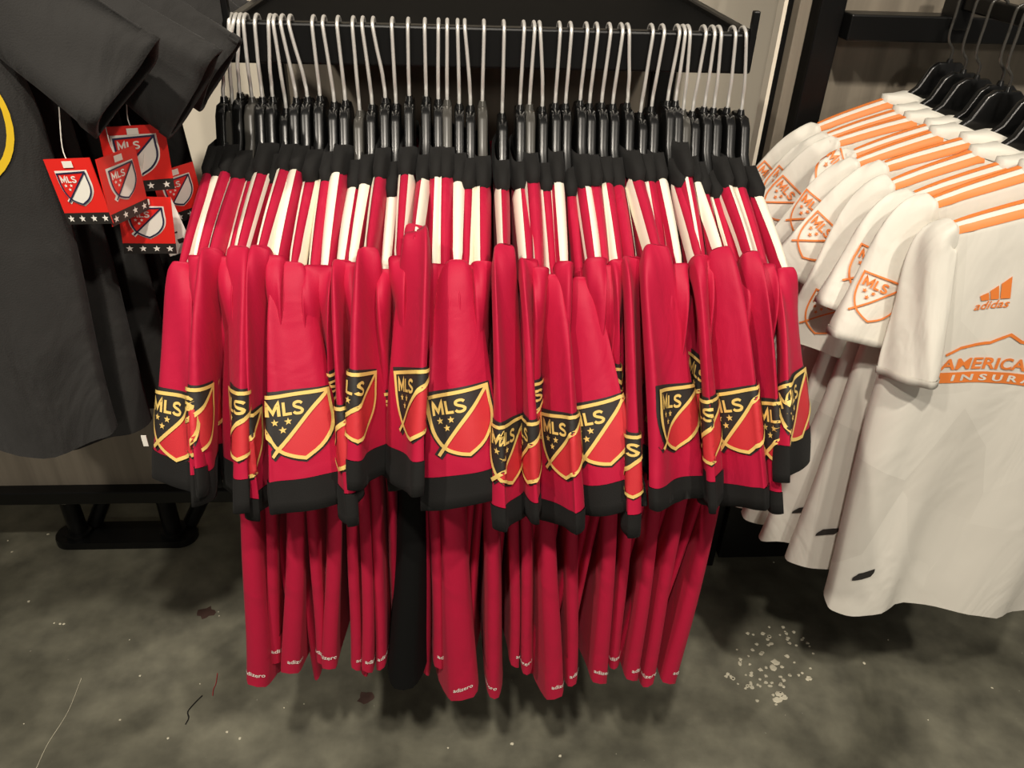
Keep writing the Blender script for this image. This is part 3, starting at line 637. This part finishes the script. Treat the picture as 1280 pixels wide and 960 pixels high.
# ------------------------------------------------------------------ white jerseys (face towards the room)
NW = 10
wy = [.975 + .050 * k + (.006 if k % 2 else 0) for k in range(NW)]
WS = {0: ((1132, 474), .75, .042, 0, 0), 1: ((1079, 428), 1.25, .055, 1, .16), 2: ((1062, 392), 1.2, .055, 1, .2), 3: ((1012, 432), 1.15, .052, 1, .16), 6: ((1030, 272), 1.2, .05, 1, .3)}
for k in range(NW):
    y = wy[k]; zz = 1.289 + random.uniform(-.006, .006) - (.012 if k == 0 else 0); rr = random.Random(500 + k)
    px = ARM_X + rr.uniform(-.012, .012) + (0 if k < 5 else -.01)
    make_hanger((px, y, zz), 0.0, f'{ORD[k]} black hanger back along the arm of white jerseys', 'hangers on the white jersey arm', -.008 if False else -.010, 1.398 - zz, .017, rz=-math.pi / 2, dark=True)
    root = empty('jersey', (px, y, zz), -math.pi / 2)
    g = Garment(root, zhem=-.83 - (-.005 if k == 0 else rr.uniform(-.02, .01)) + .012 * k * .3, ztip=-.108 + rr.uniform(-.01, .004), vtip=.222, wtop=.224, warm=.24, whem=[.208, .250, .285, .30, .31, .30, .30, .29, .28, .27][k],
                ttop=.020, them=.030 if k else .045, ripple=.010, phase=rr.uniform(0, 6), near=(0, rr.uniform(-.02, .01), rr.uniform(-.03, .01), .5), flatexp=.55, nal=72, fold2=.0045)
    g.body('white'); g.collar('white_plain', h=.012)
    for om in (-.95, 0.0, .95): g.stripe(om, .26, m='orange')
    if k in WS:
        (cx, cy), ph, hw, bg, rl = WS[k]; e = atY(cx, cy, y - .03)
        E = (-(e[1] - y), px - e[0], e[2] - zz)
    else:
        ph, hw, bg, rl = 1.3, .05, 1, .2; E = (rr.uniform(-.015, .01), .30 + rr.uniform(-.02, .03), -.30 + rr.uniform(-.03, .03))
    g.sleeve(E, -ph, hw=hw, th=.014, m='white_plain', cuff='white_plain', cuff_len=.012, badge=BADGE_ORANGE if bg else None, badge_dir=(.8, -.6), badge_w=.066,
             mats=['orange', 'white_plain'], badge_up=.058, bow=.0, roll=-rl, top=.022, wob=.003, flare=1.0, inset=.022, w0=.72, cap0=.6)
    g.sleeve((rr.uniform(-.02, .02), .31, -.31), 1.3, hw=.05, th=.014, m='white_plain', cuff='white_plain', cuff_len=.012, side=-1, bow=0, top=.022, flare=1.0, inset=.022, w0=.72, cap0=.6)
    pt = g.patch
    def put(A, name, m, a0, z0, sc=1.0, sgn=1):
        return A.lay(name, m, lambda x, yy, o: pt.map(a0 + x * sc, (z0 - g.zhem) + yy * sc, o), root)
    p_ = [pt.map(.02, .3, 0), pt.map(.05, .3, 0)]
    fsgn = 1 if p_[1][0] > pt.map(-.05, .3, 0)[0] else -1
    A = Art(); A.rows(list(np.linspace(-.007, .008, 6)), lambda q: -.017 + max(0, q) * 1.0, lambda q: .017 + min(0, q) * .7, 0, .0022, 12)
    A.lay('hem_patch', 'patch_black', lambda x, yy, o: pt.map(fsgn * (.055 + x), .095 + yy + .3 * x, o), root)
    if k == 0:
        ex = px - g.W(.6)
        def pos(x, yq): q = atY(x, yq, y - .035); return (q[0] - ex, q[2] - zz - g.zhem)
        a0, b0 = pos(1254, 398)
        L = Art()
        for c_, (x0, x1, h0, h1) in enumerate([(-.024, -.012, .006, .010), (-.010, .002, .012, .019), (.004, .018, .021, .031)]):
            L.add([(x0 + .004, -.002), (x1 + .004, -.002), (x1 - .006 * (c_ + 1) * .55, h1), (x0 - .004 * (c_ + 1) * .5, h0)], [(0, 1, 2, 3)], 0, .0016)
        L.text('adidas', .0, -.0095, .050, .0125, 0, .0016, .01)
        L.lay('brand_print', 'orange', lambda x, yy, o: pt.map(fsgn * (a0 + x), b0 + yy - .12 * x, o), root)
        a1, b1 = pos(1194, 474)
        T_ = Art()
        T_.stroke([(0, .020), (.018, .031), (.040, .035), (.060, .037), (.085, .050), (.108, .040), (.150, .037), (.200, .030), (.24, .020)], .0045, 0, .0016)
        T_.text('AMERICAN FAMILY', .1320, .005, .270, .0185, 0, .0016, .025)
        T_.rows(list(np.linspace(-.026, -.0085, 4)), lambda q: -.006, lambda q: .272, 0, .0014, 40)
        T_.text('I N S U R A N C E', .122, -.0172, .205, .0105, 1, .0022, .03)
        T_.lay('sponsor_print', ['orange', 'white_plain'], lambda x, yy, o: pt.map(fsgn * (a1 + x), b1 + yy - .14 * x, o), root)
    lab = 'white jersey at the front of its arm with orange sponsor print on the chest' if k == 0 else f'{ORD[k]} white jersey back from the front of its face-out arm, orange shoulder stripes'
    tag(root, lab, 'jersey', 'white jerseys on the face-out arm')

# ------------------------------------------------------------------ charcoal t-shirts (left)
NB = 6
BKX = -.678
TS = [((160, 112), 1.45, .060), ((245, 118), 1.45, .055), ((275, 95), 1.45, .05)]
for k in range(NB):
    y = .86 + .085 * k; rr = random.Random(900 + k); px = BKX + rr.uniform(-.01, .01); zz = 1.602
    make_hanger((px, y, zz), 0, f'{ORD[k]} black hanger back along the arm of charcoal t-shirts', 'hangers on the charcoal shirt arm', -.012, 1.715 - zz, .025, rz=math.pi / 2, dark=True)
    root = empty('t_shirt', (px, y, zz), math.pi / 2)
    zh = [-.685, -.73, -.76, -.78, -.80, -.80][k]
    g = Garment(root, zhem=zh, ztip=-.125, vtip=.215, wtop=.218, warm=.235, whem=[.225, .245, .25, .26, .265, .265][k], ttop=.018, them=.032, ripple=.014, phase=rr.uniform(0, 6),
                near=(0, rr.uniform(-.02, .02), rr.uniform(-.02, .02), .5), flatexp=.6, nal=72, fold2=.005)
    g.body('tee'); g.collar('tee', h=.015)
    if k < 3:
        (cx, cy), ph, hw = TS[k]; e = atY(cx, cy, y - .01); E = (e[1] - y, e[0] - px, e[2] - zz)
    else: ph, hw = 1.45, .055; E = (rr.uniform(-.02, .02), .34, -.27)
    g.sleeve(E, ph, hw=hw, th=.022, m='tee', cuff='tee', cuff_len=.018, bow=-.0, top=.045, fold=.010, wob=.006, flare=1.03)
    g.sleeve((0, .34, -.27), ph, hw=.07, th=.02, m='tee', cuff='tee', cuff_len=.018, side=-1, bow=0, top=.06, wob=.005, flare=1.03)
    if k == 0:
        pt = g.patch; A = Art(); c = np.array([.134, 0]); pts = [(c[0] + .10 * math.cos(a), .10 * math.sin(a)) for a in np.linspace(0, 2 * math.pi, 48, endpoint=False)]
        A.stroke(pts, .0065, 0, .0016, closed=True)
        p_ = pt.map(.05, .3, 0); fs = 1 if p_[0] < pt.map(-.05, .3, 0)[0] else -1
        bz = atY(0, 172, y - .03)[2] - zz - zh
        A.lay('ring_print', 'yellow', lambda x, yy, o: pt.map(fs * x, bz + yy, o), root, 'yellow ring printed on the chest')
    tag(root, 'charcoal t-shirt at the front of its arm with a yellow ring on the chest' if k == 0 else f'{ORD[k]} charcoal t-shirt back from the front of its face-out arm', 't-shirt', 'charcoal t-shirts on the face-out arm')

# ------------------------------------------------------------------ hang tags
def hang_tag(center, wd, ht, yaw, label, lean=0.0, booklet=False, bl=None, strtop=None):
    r = empty('hang_tag', center, 0); r.rotation_euler = (0, lean, yaw); tag(r, label, 'hang tag', 'red hang tags on the charcoal shirts')
    b = MB(); b.box(-wd / 2, wd / 2, -.0006, .0006, -ht / 2, ht / 2); b.build('card', 'tag_red', r)
    fn = lambda x, y, o: np.array([x, -.0006 - o * .5, y])
    A = Art(); A.rows(list(np.linspace(-ht / 2, -ht / 2 + .013, 3)), lambda q: -wd / 2, lambda q: wd / 2, 0, .0006, 2)
    for q in (-.38, -.13, .13, .38):
        A.star(q * wd, -ht / 2 + .0065, .0042, 1, .0012)
    A.lay('crest_strip', ['tag_black', 'tag_white'], fn, r)
    bw = wd * .62
    BADGE_TAG.lay('shield_print', ['tag_white', 'tag_navy', 'tag_red', 'tag_white'], lambda x, y, o: np.array([x * bw, -.0006 - o * .5, y * bw * 1.0 + ht * .06]), r)
    A = Art(); A.stroke([(-.006, 0), (.006, 0)], .007, 0, .0012); A.lay('hole_reinforcement', 'tag_white', lambda x, y, o: np.array([x, -.0006 - o, y + ht * .42]), r)
    b = MB(); b.tube(catmull([(0, 0, ht * .42), (-.002, .003, ht * .5 + .012), (strtop or (.006, .010, ht * .5 + .05))], 8), .0006, 5); b.build('string', 'tag_white', r)
    return r
def tagpx(x, y, Y): return atY(x, y, Y)
Yt = .845
sp_ = tagpx(129, 243, Yt)
def leaf(c, d, a): return c + np.array([d * math.cos(math.radians(a)), d * math.sin(math.radians(a)), 0])
hang_tag(leaf(sp_, -.0285, -14), .056, .072, math.radians(-14), 'tilted red hang tag leaf, first half of the open pair under the front sleeve', lean=math.radians(-7))
hang_tag(leaf(sp_, .0305, 68), .058, .074, math.radians(68), 'red hang tag leaf angled away, closing the open pair under the front sleeve')
hang_tag(tagpx(172, 199, Yt + .07), .068, .075, math.radians(24), 'red hang tag facing straight out above the other tags', lean=math.radians(2))
hang_tag(tagpx(184, 282, Yt + .06), .058, .070, math.radians(12), 'red hang tag hanging below the straight one beside a white price ticket', lean=math.radians(5))
hang_tag(tagpx(224, 243, Yt + .13), .055, .068, math.radians(45), 'red hang tag in shade beside the first red jersey', lean=math.radians(-4))
def ticket(c, wd, ht, yaw, lean, label, bars=True):
    r = empty('price_ticket', c, yaw); r.rotation_euler = (0, lean, yaw); tag(r, label, 'price ticket')
    b = MB(); b.box(-wd / 2, wd / 2, -.0005, .0005, -ht / 2, ht / 2); b.build('card', 'tag_white', r)
    if bars:
        A = Art()
        for q in range(4): A.stroke([(-wd * .3, ht * (.25 - .12 * q)), (wd * (.1 + .07 * (q % 2)), ht * (.25 - .12 * q))], .0018, 0, .0008)
        A.stroke([(wd * .05, -ht * .28), (wd * .3, -ht * .28)], .006, 0, .0008)
        A.lay('print', 'tag_black', lambda x, y, o: np.array([x, -.0005 - o, y]), r)
    return r
ticket(tagpx(213, 284, Yt + .09), .030, .070, math.radians(20), math.radians(-12), 'white printed price ticket behind the red hang tags')
ticket(tagpx(181, 551, .80), .006, .016, 0, 0, 'tiny white label edge sticking out by the first red cuff', bars=False)

# ------------------------------------------------------------------ small things on the floor
def blob(cx, cy, r, rng, n=9, z0=.0004, h=.0012):
    v = []; 
    for lv, zz in ((1.0, z0), (.7, z0 + h)):
        for k in range(n):
            a = 2 * math.pi * k / n; q = r * lv * rng.uniform(.7, 1.25); v.append((cx + q * math.cos(a), cy + q * math.sin(a) * .9, zz))
    f = [(k, (k + 1) % n, n + (k + 1) % n, n + k) for k in range(n)] + [tuple(n + k for k in range(n))]
    return v, f
rng = random.Random(3); b = MB(); cc = atZ(963, 828, 0)
for k in range(80):
    a = rng.uniform(0, 6.283); q = math.sqrt(rng.random()); x, y = 963 + 58 * q * math.cos(a), 832 + 50 * q * math.sin(a); p = atZ(x, y, 0)
    b.add(*blob(p[0], p[1], rng.uniform(.0028, .0060), rng))
for x, y in ((966, 835), (969, 828), (975, 868), (980, 872), (972, 875)): p = atZ(x, y, 0); b.add(*blob(p[0], p[1], .010, rng))
o = b.build('dried_flecks', 'fleck'); tag(o, 'patch of pale dried flecks on the concrete below the white jerseys', 'stain', kind='stuff')
b = MB()
for x, y in [(967, 703), (75, 780), (80, 780), (68, 779), (175, 845), (210, 923), (284, 915), (300, 923), (162, 800), (36, 752), (10, 676), (15, 690), (60, 668), (1080, 829), (1110, 800), (355, 885), (380, 880), (640, 930), (700, 945), (560, 935), (1160, 900), (1240, 860), (150, 900), (30, 905), (273, 765), (274, 770), (250, 855)]:
    p = atZ(x, y, 0); b.add(*blob(p[0], p[1], rng.uniform(.0015, .004), rng, 7))
o = b.build('grit', 'fleck'); tag(o, 'scattered pale grit and lint specks on the concrete floor', 'debris', kind='stuff')
def thread(pts, r, m, label):
    b = MB(); P = [atZ(x, y, 0) + np.array([0, 0, r + .0003]) for x, y in pts]; b.tube(catmull(P, 24), r, 6); o = autosmooth(b.build('thread', m), 60); tag(o, label, 'thread')
thread([(253, 870), (243, 880), (235, 890), (236, 898), (232, 906)], .0013, 'black', 'loose black thread lying on the concrete beside a red thread')
thread([(272, 842), (270, 855), (267, 862), (266, 870)], .0009, 'red_thread', 'loose red thread lying on the concrete floor')
thread([(102, 848), (85, 890), (60, 930), (45, 962)], .0006, 'fleck', 'long pale scratch-like thread across the concrete floor')
v, f = blob(*atZ(258, 766, 0)[:2], .020, rng, 14, h=.0004); o = obj('stain', v, f, 'red_reflect', None); tag(o, 'small dull red reflection painted on the floor beside the first red jersey', 'stain')  # flat blob coloured as a red reflection in the polished floor
v, f = blob(*atZ(458, 872, 0)[:2], .018, rng, 14, h=.0004); o = obj('stain', v, f, 'red_reflect', None); tag(o, 'dark reddish reflection painted on the floor under the red jersey hems', 'stain')  # second painted reflection blob, below the hems
